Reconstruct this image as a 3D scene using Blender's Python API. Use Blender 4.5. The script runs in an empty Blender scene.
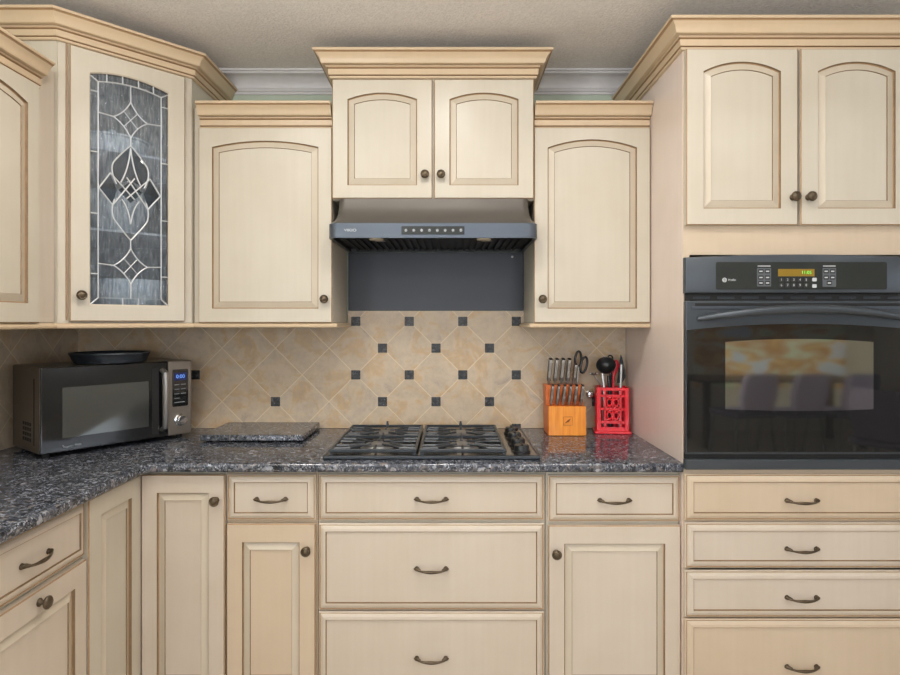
import bpy, bmesh, math, random
from mathutils import Vector, Matrix
random.seed(7)
PI = math.pi
S = bpy.context.scene
COL = S.collection
R = math.radians

# ------------------------------------------------------------------ colours / materials
def lin(r, g, b):
    f = lambda c: (c / 255) / 12.92 if c / 255 <= .04045 else ((c / 255 + .055) / 1.055) ** 2.4
    return (f(r), f(g), f(b), 1)

class NT:
    def __init__(s, name):
        s.m = bpy.data.materials.new(name); s.m.use_nodes = True
        s.t = s.m.node_tree; s.b = s.t.nodes['Principled BSDF']; s.out = s.t.nodes['Material Output']
    def n(s, typ, props=None, **ins):
        k = s.t.nodes.new(typ)
        for a, v in (props or {}).items(): setattr(k, a, v)
        for a, v in ins.items():
            key = int(a[1:]) if a[0] == '_' and a[1:].isdigit() else a.replace('_', ' ')
            s.set(k.inputs[key], v)
        return k
    def set(s, sock, v):
        if hasattr(v, 'is_output') or isinstance(v, bpy.types.NodeSocket): s.t.links.new(v, sock)
        elif isinstance(v, bpy.types.Node): s.t.links.new(v.outputs[0], sock)
        else: sock.default_value = v
    def math(s, op, a, b=0.0, c=None):
        k = s.t.nodes.new('ShaderNodeMath'); k.operation = op
        s.set(k.inputs[0], a); s.set(k.inputs[1], b)
        if c is not None: s.set(k.inputs[2], c)
        return k.outputs[0]
    def mix(s, f, a, b, blend='MIX'):
        k = s.t.nodes.new('ShaderNodeMix'); k.data_type = 'RGBA'; k.blend_type = blend
        s.set(k.inputs[0], f); s.set(k.inputs[6], a); s.set(k.inputs[7], b)
        return k.outputs[2]
    def ramp(s, f, stops, interp='LINEAR'):
        k = s.t.nodes.new('ShaderNodeValToRGB'); k.color_ramp.interpolation = interp
        e = k.color_ramp.elements
        while len(e) < len(stops): e.new(.5)
        for el, (p, c) in zip(e, stops): el.position = p; el.color = c
        s.set(k.inputs[0], f); return k.outputs[0]
    def base(s, **kw):
        for a, v in kw.items(): s.set(s.b.inputs[a.replace('_', ' ')], v)
        return s
    def obj(s): return s.n('ShaderNodeTexCoord').outputs['Object']
    def scaled(s, v): 
        return s.n('ShaderNodeMapping', Vector=s.obj(), Scale=v).outputs[0]
    def bump(s, h, strength=.2, dist=.002):
        k = s.n('ShaderNodeBump', Height=h, Strength=strength, Distance=dist)
        s.set(s.b.inputs['Normal'], k.outputs[0])

def simple(name, col, rough=.5, metal=0.0, coat=0.0, var=.06, scale=30, bump=0, emit=None, estr=1):
    a = NT(name)
    nz = a.n('ShaderNodeTexNoise', Vector=a.obj(), Scale=scale, Detail=4.0)
    dark = tuple(c * (1 - var) for c in col[:3]) + (1,)
    lite = tuple(min(1, c * (1 + var)) for c in col[:3]) + (1,)
    a.base(Base_Color=a.mix(nz.outputs[0], dark, lite), Roughness=rough, Metallic=metal, Coat_Weight=coat)
    if bump: a.bump(nz.outputs[0], bump)
    if emit: a.base(Emission_Color=emit, Emission_Strength=estr)
    return a.m

def cream(name, col, rough=.36):
    a = NT(name)
    n1 = a.n('ShaderNodeTexNoise', Vector=a.scaled((60, 60, 2.5)), Scale=1.0, Detail=5.0)
    n2 = a.n('ShaderNodeTexNoise', Vector=a.obj(), Scale=5.0, Detail=3.0)
    f = a.math('ADD', a.math('MULTIPLY', n1.outputs[0], .32), a.math('MULTIPLY', n2.outputs[0], .68))
    d = (col[0] * .93, col[1] * .91, col[2] * .87, 1); l = (min(1, col[0] * 1.05), min(1, col[1] * 1.06), min(1, col[2] * 1.07), 1)
    a.base(Base_Color=a.ramp(f, [(.2, d), (.75, l)]), Roughness=rough, Coat_Weight=.12, Coat_Roughness=.3)
    a.bump(n1.outputs[0], .05)
    return a.m

M = {}
M['cream'] = cream('cream_glazed_paint', lin(199, 191, 175))
M['cream_warm'] = cream('warm_cream_glazed_paint', lin(201, 183, 160))
M['cream_pale'] = cream('pale_cream_glazed_paint', lin(202, 190, 175))
M['cream_pink'] = cream('pinkish_cream_side_panel', lin(228, 212, 202), .3)
M['crown'] = cream('crown_cream_paint', lin(204, 182, 152), .42)
M['glaze2'] = cream('glazed_bevel_paint', lin(200, 189, 170))
M['glaze'] = simple('brown_glaze_in_grooves', lin(124, 102, 76), .55, var=.25, scale=40)
M['glaze_l'] = simple('light_brown_glaze', lin(158, 128, 94), .5, var=.15, scale=40)
M['bronze'] = simple('antique_bronze', lin(84, 72, 56), .40, .6, var=.3, scale=120)
M['slate'] = simple('slate_black_steel', lin(70, 76, 82), .36, .45, var=.04, scale=10)
M['hoodsteel'] = simple('blue_grey_steel', lin(84, 92, 102), .34, .6, var=.04, scale=12)
M['hoodtop'] = simple('brown_grey_hood_top', lin(92, 88, 82), .5, .4, var=.05, scale=12)
M['backsteel'] = simple('dark_back_panel', lin(50, 52, 56), .36, .4, var=.10, scale=5)
M['black'] = simple('black_plastic', lin(24, 25, 27), .38)
M['glossblack'] = simple('gloss_black_glass', lin(26, 27, 27), .04, coat=.6)
M['panelglass'] = simple('control_glass', lin(44, 48, 47), .12)
M['iron'] = simple('cast_iron', lin(46, 52, 58), .36, .3, var=.25, scale=200, bump=.15)
M['alum'] = simple('burner_aluminium', lin(150, 150, 150), .42, .8)
M['steel'] = simple('brushed_steel', lin(168, 166, 162), .3, .9, var=.08, scale=60)
M['micro_side'] = simple('dark_steel_housing', lin(92, 86, 78), .32, .7, var=.08, scale=20)
M['micro_steel'] = simple('warm_grey_steel', lin(138, 130, 120), .38, .75, var=.05, scale=60)
M['chrome'] = simple('chrome', lin(210, 212, 214), .12, 1)
M['white'] = simple('white_print', lin(205, 208, 210), .5)
M['greyprint'] = simple('grey_print', lin(120, 126, 130), .5)
M['panelgrey'] = simple('dark_grey_key_field', lin(84, 90, 94), .5)
M['dish'] = simple('white_glazed_china', lin(236, 236, 234), .2)
M['orange'] = None
M['red'] = simple('red_enamel', lin(214, 10, 30), .3, coat=.1)
M['redsil'] = simple('red_silicone', lin(196, 26, 44), .4)
M['blackrub'] = simple('black_nylon', lin(28, 29, 31), .28)
M['trim'] = simple('white_trim_paint', lin(208, 206, 206), .5)
M['sage'] = simple('sage_wall_paint', lin(186, 198, 180), .7, bump=.05)
M['wallpaint'] = simple('warm_wall_paint', lin(214, 206, 192), .7)
M['floor'] = simple('beige_floor_tile', lin(200, 186, 168), .35, var=.12, scale=6)
M['lead'] = simple('lead_came', lin(206, 210, 212), .42, .5)
M['inlay'] = None
M['chairgrey'] = simple('lilac_grey_fabric', lin(112, 104, 120), .8, bump=.2)
M['wood_dark'] = simple('dark_wood', lin(66, 48, 38), .4, var=.2)
M['lamp'] = simple('added_lamp_lens', lin(255, 240, 215), .5, emit=lin(255, 236, 208), estr=6)  # glowing lens of the added ceiling lights
M['hoodlamp'] = simple('hood_lamp_lens', lin(214, 204, 176), .3)
M['amber'] = simple('amber_display', lin(120, 96, 26), .3, emit=lin(168, 132, 40), estr=.55)
M['greenled'] = simple('green_digits', lin(80, 220, 90), .4, emit=lin(110, 255, 120), estr=1.1)
M['blueled'] = simple('blue_digits', lin(110, 160, 255), .4, emit=lin(120, 170, 255), estr=1.6)
M['bluedisp'] = simple('blue_display', lin(20, 30, 70), .3, emit=lin(30, 50, 130), estr=.5)
M['socket'] = simple('dark_void', lin(12, 12, 12), .7)

def mat_orange():
    a = NT('orange_bamboo_wood')
    n1 = a.n('ShaderNodeTexNoise', Vector=a.scaled((130, 130, 6)), Scale=1.0, Detail=3.0)
    a.base(Base_Color=a.ramp(n1.outputs[0], [(.3, lin(222, 128, 32)), (.7, lin(244, 160, 56))]), Roughness=.34, Coat_Weight=.2)
    return a.m
M['orange'] = mat_orange()
M['orange_dark'] = simple('darker_orange_wood', lin(206, 104, 36), .4, var=.15, scale=60)
M['burn'] = simple('burnt_mark', lin(128, 74, 20), .6)

def mat_granite(name, k=1.0, rough=.1):
    a = NT(name)
    o = a.obj()
    nd = a.n('ShaderNodeTexNoise', Vector=o, Scale=60.0, Detail=3.0)
    off = a.n('ShaderNodeVectorMath', {'operation': 'MULTIPLY_ADD'}, _0=nd.outputs[1], _1=(.016, .016, .016), _2=o)
    v1 = a.n('ShaderNodeTexVoronoi', Vector=off.outputs[0], Scale=95.0)
    sep = a.n('ShaderNodeSeparateColor', _0=v1.outputs['Color'])
    c1 = a.ramp(sep.outputs[0], [(0, lin(22, 26, 33)), (.34, lin(43, 48, 58)), (.54, lin(68, 74, 86)), (.72, lin(92, 94, 100)),
                                 (.86, lin(118, 110, 106)), (.96, lin(158, 162, 170))])
    v2 = a.n('ShaderNodeTexVoronoi', Vector=off.outputs[0], Scale=240.0)
    sep2 = a.n('ShaderNodeSeparateColor', _0=v2.outputs['Color'])
    c2 = a.ramp(sep2.outputs[1], [(0, lin(16, 20, 27)), (.5, lin(53, 60, 71)), (.8, lin(98, 100, 106)), (1, lin(168, 174, 184))])
    nl = a.n('ShaderNodeTexNoise', Vector=o, Scale=26.0, Detail=3.0)
    c = a.mix(a.ramp(nl.outputs[0], [(.38, (0, 0, 0, 1)), (.62, (1, 1, 1, 1))]), c1, c2)
    c = a.mix(1.0, c, (k, k, k, 1), 'MULTIPLY')
    a.base(Base_Color=c, Roughness=rough, Specular_IOR_Level=.6)
    return a.m
M['granite'] = mat_granite('speckled_blue_black_granite', 1.0, .11)
M['granite2'] = mat_granite('polished_granite_board', .9, .14)
M['inlay'] = mat_granite('black_granite_inlay', .30, .5)

TH = .1168          # half a tile diagonal
TX, TZ = -.0610, 1.266
def mat_tile(name, axis, u0, v0):
    a = NT(name)
    sx = a.n('ShaderNodeSeparateXYZ', Vector=a.obj())
    u = a.math('DIVIDE', a.math('SUBTRACT', sx.outputs[axis], u0), 2 * TH)
    v = a.math('DIVIDE', a.math('SUBTRACT', sx.outputs[2], v0), 2 * TH)
    p = a.math('ADD', u, v); q = a.math('SUBTRACT', u, v)
    def edge(t):
        fr = a.math('FRACT', t)
        return a.math('MINIMUM', fr, a.math('SUBTRACT', 1.0, fr))
    e = a.math('MINIMUM', edge(p), edge(q))
    wob = a.n('ShaderNodeTexNoise', Vector=a.obj(), Scale=70.0)
    e2 = a.math('ADD', e, a.math('MULTIPLY', a.math('SUBTRACT', wob.outputs[0], .5), .006))
    grout = a.ramp(e2, [(.006, (1, 1, 1, 1)), (.012, (0, 0, 0, 1))])
    cid = a.n('ShaderNodeCombineXYZ', X=a.math('FLOOR', p), Y=a.math('FLOOR', q), Z=float(axis))
    wn = a.n('ShaderNodeTexWhiteNoise', Vector=cid.outputs[0])
    shift = a.n('ShaderNodeVectorMath', {'operation': 'MULTIPLY_ADD'}, _0=wn.outputs[1], _1=(5, 5, 5), _2=a.obj())
    n1 = a.n('ShaderNodeTexNoise', Vector=shift.outputs[0], Scale=9.0, Detail=6.0, Roughness=.62, Distortion=.8)
    n2 = a.n('ShaderNodeTexNoise', Vector=shift.outputs[0], Scale=22.0, Detail=5.0, Roughness=.7)
    c = a.ramp(n1.outputs[0], [(.26, lin(166, 152, 140)), (.40, lin(200, 184, 162)), (.52, lin(204, 186, 160)), (.61, lin(200, 170, 130)), (.76, lin(180, 166, 152))])
    c = a.mix(a.ramp(n2.outputs[0], [(.42, (0, 0, 0, 1)), (.72, (.5, .5, .5, 1))]), c, lin(160, 142, 126))
    c = a.mix(a.math('MULTIPLY', wn.outputs[0], .22), c, lin(196, 170, 134))
    c = a.mix(grout, c, lin(224, 207, 176))
    a.base(Base_Color=c, Roughness=.42)
    h = a.math('SUBTRACT', a.math('MULTIPLY', n2.outputs[0], .35), a.math('MULTIPLY', grout, .8))
    a.bump(h, .35, .0015)
    return a.m
M['tile'] = mat_tile('diagonal_stone_tile', 0, TX, TZ)
M['tile_left'] = mat_tile('diagonal_stone_tile_side', 1, -.41, TZ)

def mat_ceiling():
    a = NT('knockdown_ceiling')
    n1 = a.n('ShaderNodeTexNoise', Vector=a.obj(), Scale=95.0, Detail=4.0, Roughness=.6)
    n2 = a.n('ShaderNodeTexVoronoi', Vector=a.obj(), Scale=130.0)
    a.base(Base_Color=a.ramp(n1.outputs[0], [(.3, lin(222, 217, 212)), (.7, lin(238, 233, 228))]), Roughness=.85)
    a.bump(a.math('ADD', n1.outputs[0], a.math('MULTIPLY', n2.outputs[0], .5)), .55, .006)
    return a.m
M['ceiling'] = mat_ceiling()

def mat_glass():
    a = NT('rain_textured_glass')
    n1 = a.n('ShaderNodeTexNoise', Vector=a.scaled((150, 150, 22)), Scale=1.0, Detail=4.0, Roughness=.65)
    bp = a.n('ShaderNodeBump', Height=n1.outputs[0], Strength=.9, Distance=.006)
    gl = a.n('ShaderNodeBsdfGlossy', Color=lin(222, 230, 238), Roughness=.22, Normal=bp.outputs[0])
    tr = a.n('ShaderNodeBsdfTransparent', Color=a.ramp(n1.outputs[0], [(.3, lin(196, 206, 214)), (.7, lin(250, 252, 254))]))
    k = a.ramp(n1.outputs[0], [(.35, (.04, .04, .04, 1)), (.65, (.15, .15, .15, 1))])
    m2 = a.n('ShaderNodeMixShader', _0=k, _1=tr.outputs[0], _2=gl.outputs[0])
    a.t.links.new(m2.outputs[0], a.out.inputs[0])
    return a.m
M['glass'] = mat_glass()

def mat_pane(name, gloss, tint):
    a = NT(name)
    tr = a.n('ShaderNodeBsdfTransparent', Color=tint)
    gl = a.n('ShaderNodeBsdfGlossy', Roughness=.02)
    m = a.n('ShaderNodeMixShader', _0=gloss, _1=tr.outputs[0], _2=gl.outputs[0])
    a.t.links.new(m.outputs[0], a.out.inputs[0])
    return a.m
M['pane'] = mat_pane('window_pane', .06, (.95, .97, 1, 1))

M['bevelglass'] = mat_pane('clear_bevelled_glass', .05, lin(196, 204, 210))
M['ovenwin'] = simple('mirrored_oven_window', lin(196, 200, 192), .05, 1.0, var=.02)
M['microwin'] = simple('meshed_microwave_window', lin(96, 98, 96), .09, .7, var=.05, scale=300)
M['cooktop'] = simple('black_cooktop_steel', lin(96, 92, 86), .16, .75, var=.03)

def mat_art():
    a = NT('abstract_canvas')
    n1 = a.n('ShaderNodeTexNoise', Vector=a.scaled((1.1, 1, 3.2)), Scale=1.7, Detail=6.0, Distortion=.7)
    c = a.ramp(n1.outputs[0], [(.26, lin(178, 206, 160)), (.40, lin(222, 226, 200)), (.47, lin(214, 180, 140)), (.52, lin(196, 140, 88)), (.56, lin(236, 196, 120)),
                               (.62, lin(206, 220, 236)), (.78, lin(222, 200, 206))])
    a.base(Base_Color=c, Roughness=.6)
    return a.m
M['art'] = mat_art()

# ------------------------------------------------------------------ mesh builder
class MB:
    def __init__(s, X=None): s.bm = bmesh.new(); s.X = X or Matrix()
    def _v(s, p): return s.bm.verts.new(s.X @ Vector(p))
    def face(s, vs, mi=0):
        try:
            f = s.bm.faces.new(vs); f.material_index = mi; return f
        except ValueError: return None
    def box(s, x0, x1, y0, y1, z0, z1, mi=0, bev=0, seg=2):
        vs = [s._v((x, y, z)) for z in (z0, z1) for y in (y0, y1) for x in (x0, x1)]
        fs = [s.face([vs[i] for i in q], mi) for q in ((0, 2, 3, 1), (4, 5, 7, 6), (0, 1, 5, 4), (2, 6, 7, 3), (0, 4, 6, 2), (1, 3, 7, 5))]
        if bev:
            es = list({e for f in fs for e in f.edges})
            r = bmesh.ops.bevel(s.bm, geom=es, offset=bev, segments=seg, profile=.5, affect='EDGES')
            for f in r['faces']: f.material_index = mi
        return s
    def rings(s, loops, mis, cap0=False, cap1=True, closed=True, capmi=None):
        L = [[s._v(p) for p in lp] for lp in loops]
        n = len(L[0])
        for k in range(len(L) - 1):
            A, B = L[k], L[k + 1]
            mi = mis[k] if isinstance(mis, (list, tuple)) else mis
            for i in range(n if closed else n - 1):
                j = (i + 1) % n
                s.face([A[i], A[j], B[j], B[i]], mi)
        lastmi = mis[-1] if isinstance(mis, (list, tuple)) else mis
        if cap0: s.face(L[0][::-1], mis[0] if isinstance(mis, (list, tuple)) else mis)
        if cap1: s.face(L[-1], lastmi if capmi is None else capmi)
        return s
    def lathe(s, prof, seg=24, mi=0, o=(0, 0, 0), axis='z', mis=None):
        # prof: (radius, height) list; axis z or -y (height towards the viewer)
        loops = []
        for r, h in prof:
            lp = []
            for i in range(seg):
                a = 2 * PI * i / seg
                c, d = r * math.cos(a), r * math.sin(a)
                if axis == 'z': lp.append((o[0] + c, o[1] + d, o[2] + h))
                elif axis == '-y': lp.append((o[0] + c, o[1] - h, o[2] + d))
            loops.append(lp)
        s.rings(loops, mis if mis else mi, cap0=prof[0][0] > 1e-6, cap1=prof[-1][0] > 1e-6)
        bmesh.ops.remove_doubles(s.bm, verts=s.bm.verts, dist=1e-6)
        return s
    def tube(s, pts, rad, seg=8, mi=0, cap=True, flat=1.0, closed=False):
        pts = [Vector(p) for p in pts]
        n = len(pts)
        rads = rad if isinstance(rad, (list, tuple)) else [rad] * n
        up = None; loops = []
        for i in range(n):
            if closed: t = pts[(i + 1) % n] - pts[i - 1]
            else: t = pts[min(i + 1, n - 1)] - pts[max(i - 1, 0)]
            t.normalize()
            if up is None:
                up = Vector((0, 0, 1)) if abs(t.z) < .9 else Vector((0, 1, 0))
            side = t.cross(up)
            if side.length < 1e-6: side = t.orthogonal()
            side.normalize(); up = side.cross(t).normalized()
            loops.append([tuple(pts[i] + side * math.cos(2 * PI * k / seg) * rads[i] + up * math.sin(2 * PI * k / seg) * rads[i] * flat) for k in range(seg)])
        if closed: loops.append(loops[0])
        s.rings(loops, mi, cap0=cap and not closed, cap1=cap and not closed)
        if closed: bmesh.ops.remove_doubles(s.bm, verts=s.bm.verts, dist=1e-7)
        return s
    def prism(s, poly, z0, z1, mi=0):
        return s.rings([[(x, y, z0) for x, y in poly], [(x, y, z1) for x, y in poly]], mi, cap0=True, cap1=True)
    def prism_x(s, poly, x0, x1, mi=0):
        return s.rings([[(x0, y, z) for y, z in poly], [(x1, y, z) for y, z in poly]], mi, cap0=True, cap1=True)
    def prism_y(s, poly, y0, y1, mi=0):
        return s.rings([[(x, y0, z) for x, z in poly], [(x, y1, z) for x, z in poly]], mi, cap0=True, cap1=True)
    def sweep(s, path, prof, mis, z0):
        # profile (out, up) swept along a plan path; outward is to the right of travel
        n = len(path); P = [Vector((p[0], p[1])) for p in path]; loops = []
        for i in range(n):
            ns = []
            if i > 0: d = (P[i] - P[i - 1]).normalized(); ns.append(Vector((d.y, -d.x)))
            if i < n - 1: d = (P[i + 1] - P[i]).normalized(); ns.append(Vector((d.y, -d.x)))
            off = ns[0] if len(ns) == 1 else (ns[0] + ns[1]) / (1 + ns[0].dot(ns[1]))
            loops.append([(P[i].x + off.x * o, P[i].y + off.y * o, z0 + h) for o, h in prof])
        L = [[s._v(p) for p in lp] for lp in loops]
        m = len(prof)
        for k in range(n - 1):
            for i in range(m):
                j = (i + 1) % m
                s.face([L[k][i], L[k][j], L[k + 1][j], L[k + 1][i]], mis[i] if isinstance(mis, list) else mis)
        s.face(L[0][::-1], 0); s.face(L[-1], 0)
        return s
    def mesh(s, name, mats, smooth=None):
        bmesh.ops.recalc_face_normals(s.bm, faces=s.bm.faces)
        me = bpy.data.meshes.new(name); s.bm.to_mesh(me); s.bm.free()
        for m in mats: me.materials.append(m)
        if smooth:
            for p in me.polygons: p.use_smooth = True
            me.set_sharp_from_angle(angle=R(smooth))
        return me

def tag(o, label=None, cat=None, group=None, kind=None):
    if label: o['label'] = label
    if cat: o['category'] = cat
    if group: o['group'] = group
    if kind: o['kind'] = kind
    return o

def thing(name, loc, label, cat, rz=0, group=None):
    o = bpy.data.objects.new(name, None); COL.objects.link(o)
    o.location = loc; o.rotation_euler = (0, 0, rz); o.empty_display_size = .05
    return tag(o, label, cat, group)

def chain(o):
    m = Matrix()
    while o:
        m = Matrix.LocRotScale(o.location, o.rotation_euler, o.scale) @ m
        o = o.parent
    return m

def part(name, mb, mats, parent=None, smooth=None, local=False, label=None):
    """one mesh object; geometry authored in world space unless local"""
    if parent and not local:
        bmesh.ops.transform(mb.bm, matrix=chain(parent).inverted(), verts=mb.bm.verts)
    me = mb.mesh(name, [M[m] if isinstance(m, str) else m for m in mats], smooth)
    o = bpy.data.objects.new(name, me); COL.objects.link(o)
    if parent: o.parent = parent
    if label: o['label'] = label
    return o

def inst(name, me, parent, world):
    """shared mesh placed by a world matrix under a parent"""
    o = bpy.data.objects.new(name, me); COL.objects.link(o)
    o.parent = parent
    loc, rot, sc = (chain(parent).inverted() @ world).decompose()
    o.location = loc; o.rotation_euler = rot.to_euler()
    return o

def struct(name, mb, mats, smooth=None):
    o = part(name, mb, mats, None, smooth); o['kind'] = 'structure'; return o

def copy_tree(o, parent=None):
    c = o.copy(); COL.objects.link(c); c.parent = parent
    for ch in [k for k in bpy.data.objects if k.parent == o]: copy_tree(ch, c)
    return c

def text(name, body, size, mat, parent, world, align='CENTER', extrude=.0002, sx=1.0, label=None):
    cu = bpy.data.curves.new(name, 'FONT'); cu.body = body; cu.size = size; cu.extrude = extrude
    cu.align_x = align; cu.align_y = 'CENTER'; cu.resolution_u = 3
    t = bpy.data.objects.new('tmp_text', cu); COL.objects.link(t)
    bpy.context.view_layer.update()
    me = bpy.data.meshes.new_from_object(t.evaluated_get(bpy.context.evaluated_depsgraph_get()))
    bpy.data.objects.remove(t)
    me.materials.clear(); me.materials.append(M[mat])
    me.transform(Matrix.Diagonal((sx, 1, 1, 1)))
    me.transform(Matrix.Rotation(PI / 2, 4, 'X'))
    o = inst(name, me, parent, world)
    if label: o['label'] = label
    return o

T = Matrix.Translation
def RZ(a): return Matrix.Rotation(a, 4, 'Z')
def FX(x, y, z, a=0): return T((x, y, z)) @ RZ(a)      # a front plane: local -Y is the way the front faces

# ------------------------------------------------------------------ cabinet fronts
NA = 16
def arch(x0, x1, z0, zs, rise, i, y):
    xm = (x0 + x1) / 2; half = (x1 - x0) / 2; xa, xb = x0 + i, x1 - i
    pts = [(xa, y, z0 + i), (xb, y, z0 + i)]
    for k in range(NA + 1):
        x = xb + (xa - xb) * k / NA
        if rise > 0:
            Rr = (half * half + rise * rise) / (2 * rise); cz = zs + rise - Rr
            z = cz + math.sqrt(max(0, (Rr - i) ** 2 - (x - xm) ** 2))
        else: z = zs - i
        pts.append((x, y, z))
    return pts

def door_mb(X, w, h, rise=0, stile=.052, rail=.060, top=None, t=.02):
    """raised panel door; materials: 0 paint, 1 dark glaze, 2 bevel paint, 3 light glaze"""
    mb = MB(X); top = rail if top is None else top
    rc = lambda i, y: arch(0, w, 0, h, 0, i, y)
    op = lambda i, y: arch(stile, w - stile, rail, h - top - rise, rise, i, y)
    loops = [rc(0, 0), rc(0, -t + .003), rc(.003, -t), op(0, -t), op(.0018, -t + .007), op(.0042, -t + .0085),
             op(.0075, -t + .0075), op(.0255, -t + .001), op(.0272, -t + .0045)]
    mb.rings(loops, [0, 3, 0, 1, 3, 2, 2, 1], cap0=True, cap1=True, capmi=0)
    return mb

def frame_door_mb(X, w, h, rise, stile, rail, top, t=.02):
    mb = MB(X)
    rc = lambda i, y: arch(0, w, 0, h, 0, i, y)
    op = lambda i, y: arch(stile, w - stile, rail, h - top - rise, rise, i, y)
    loops = [op(0, 0), rc(0, 0), rc(0, -t + .003), rc(.003, -t), op(-.001, -t), op(.003, -t + .004), op(.003, 0), op(0, 0)]
    mb.rings(loops, [0, 0, 3, 0, 2, 1, 0], cap1=False)
    bmesh.ops.remove_doubles(mb.bm, verts=mb.bm.verts, dist=1e-6)
    return mb

def drawer_mb(X, w, h, t=.02):
    mb = MB(X)
    rc = lambda i, y: [(i, y, i), (w - i, y, i), (w - i, y, h - i), (i, y, h - i)]
    loops = [rc(0, 0), rc(0, -t + .009), rc(.003, -t + .0062), rc(.0065, -t + .0072), rc(.009, -t + .005), rc(.016, -t + .0012), rc(.0245, -t), rc(.0262, -t + .0045), rc(.0278, -t + .004)]
    mb.rings(loops, [0, 0, 3, 2, 0, 0, 1, 3], cap0=True, cap1=True, capmi=0)
    return mb

def dmats(c): return [c, 'glaze', 'glaze2', 'glaze_l']

_k = MB()
_k.lathe([(.0, .0), (.0105, 0), (.0105, .002), (.008, .0045), (.0055, .008), (.0055, .013), (.010, .0155), (.0150, .018), (.0165, .0215), (.0160, .0245), (.0125, .0275), (.0105, .0268), (.008, .0285), (.0, .0295)], 20, 0, axis='-y')
KNOB = _k.mesh('knob', [M['bronze']], 40)
_p = MB()
pts, rr = [], []
for k in range(21):
    u = -1 + 2 * k / 20
    pts.append((u * .046, -.007 - .017 * (1 - u * u) ** .5, .003 - .004 * (1 - u ** 4)))
    rr.append(.0034 + .0020 * math.cos(u * PI / 2) ** 4 + (.0012 if abs(u) > .82 else 0))
_p.tube(pts, rr, 8)
for sgn in (-1, 1):
    _p.lathe([(0, 0), (.0085, 0), (.0075, .004), (.0055, .010), (0, .012)], 12, 0, (sgn * .048, 0, .003), '-y')
    _p.tube([(sgn * .036, -.014, .002), (sgn * .044, -.010, .003), (sgn * .052, -.007, .004), (sgn * .0585, -.005, .003)], [.0030, .0062, .0060, .0012], 8)
PULL = _p.mesh('pull', [M['bronze']], 45)

# ------------------------------------------------------------------ camera
F, CY, CZ = 595.0, -2.61, 1.38
cam = bpy.data.cameras.new('camera'); co = bpy.data.objects.new('camera', cam); COL.objects.link(co)
cam.sensor_width = 36; cam.lens = F / 900 * 36; cam.clip_start = .02; cam.clip_end = 100
co.location = (0, CY, CZ); co.rotation_euler = (PI / 2, 0, 0)
cam.shift_y = -15.5 / 900
S.camera = co

# ------------------------------------------------------------------ the room
XL, XR, YR, ZC = -1.636, 5.4, -6.3, 2.46
struct('floor', MB().box(XL - .1, XR + .1, YR - .1, .1, -.08, 0), ['floor'])
struct('ceiling', MB().box(XL - .1, XR + .1, YR - .1, .1, ZC, ZC + .08), ['ceiling'])
struct('wall_back', MB().box(XL - .1, XR + .1, 0, .1, 0, ZC), ['sage'])
LY0, LY1 = -5.2, -3.2
w = MB()
w.box(XL - .1, XL, LY1, 0, 0, ZC).box(XL - .1, XL, YR, LY0, 0, ZC).box(XL - .1, XL, LY0, LY1, 0, .85).box(XL - .1, XL, LY0, LY1, 2.15, ZC)
struct('wall_left', w, ['sage'])
w = MB()
for y in (LY0, (LY0 + LY1) / 2 - .025, LY1 - .05): w.box(XL - .07, XL - .02, y, y + .05, .85, 2.15)
w.box(XL - .07, XL - .02, LY0, LY1, .85, .90).box(XL - .07, XL - .02, LY0, LY1, 2.10, 2.15)
wf = struct('added_window_left', w, ['trim'])  # added unseen window, brightens the oven cabinet's left side
part('pane', MB().box(XL - .046, XL - .042, LY0 + .02, LY1 - .02, .87, 2.13), ['pane'], wf)
WY0, WY1, WZ0, WZ1 = -4.9, -2.3, .85, 2.15
w = MB()
w.box(XR, XR + .1, WY1, 0, 0, ZC).box(XR, XR + .1, YR, WY0, 0, ZC).box(XR, XR + .1, WY0, WY1, 0, WZ0).box(XR, XR + .1, WY0, WY1, WZ1, ZC)
struct('wall_right', w, ['wallpaint'])
w = MB()
RX0, RX1 = -1.2, 1.6
w.box(XL, RX0, YR - .1, YR, 0, ZC).box(RX1, XR, YR - .1, YR, 0, ZC).box(RX0, RX1, YR - .1, YR, 0, WZ0).box(RX0, RX1, YR - .1, YR, WZ1, ZC)
struct('wall_rear', w, ['wallpaint'])
w = MB()
for y in (WY0, (WY0 * 2 + WY1) / 3, (WY0 + 2 * WY1) / 3, WY1 - .05): w.box(XR + .02, XR + .07, y, y + .05, WZ0, WZ1)
w.box(XR + .02, XR + .07, WY0, WY1, WZ0, WZ0 + .05).box(XR + .02, XR + .07, WY0, WY1, WZ1 - .05, WZ1)
wf = struct('window_1', w, ['trim'])
part('pane', MB().box(XR + .042, XR + .046, WY0 + .02, WY1 - .02, WZ0 + .02, WZ1 - .02), ['pane'], wf)
w = MB()
for x in (RX0, (RX0 + RX1) / 2 - .025, RX1 - .05): w.box(x, x + .05, YR - .07, YR - .02, WZ0, WZ1)
w.box(RX0, RX1, YR - .07, YR - .02, WZ0, WZ0 + .05).box(RX0, RX1, YR - .07, YR - .02, WZ1 - .05, WZ1)
wf = struct('added_window_rear', w, ['trim'])  # added unseen window for frontal light from behind the camera
part('pane', MB().box(RX0 + .02, RX1 - .02, YR - .046, YR - .042, WZ0 + .02, WZ1 - .02), ['pane'], wf)
cp = [(0, 0), (.008, 0), (.008, .010), (.014, .014), (.014, .020)]
for k in range(9):
    a = PI / 2 * k / 8
    cp.append((.018 + .048 * (1 - math.cos(a)), .022 + .044 * math.sin(a)))
cp += [(.072, .068), (.072, .074), (.080, .076), (.080, .0845), (0, .0845)]
struct('trim_1', MB().sweep([(XL + .001, -.0005), (XR, -.0005)], cp, 0, ZC - .085), ['trim'], 35)

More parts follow.
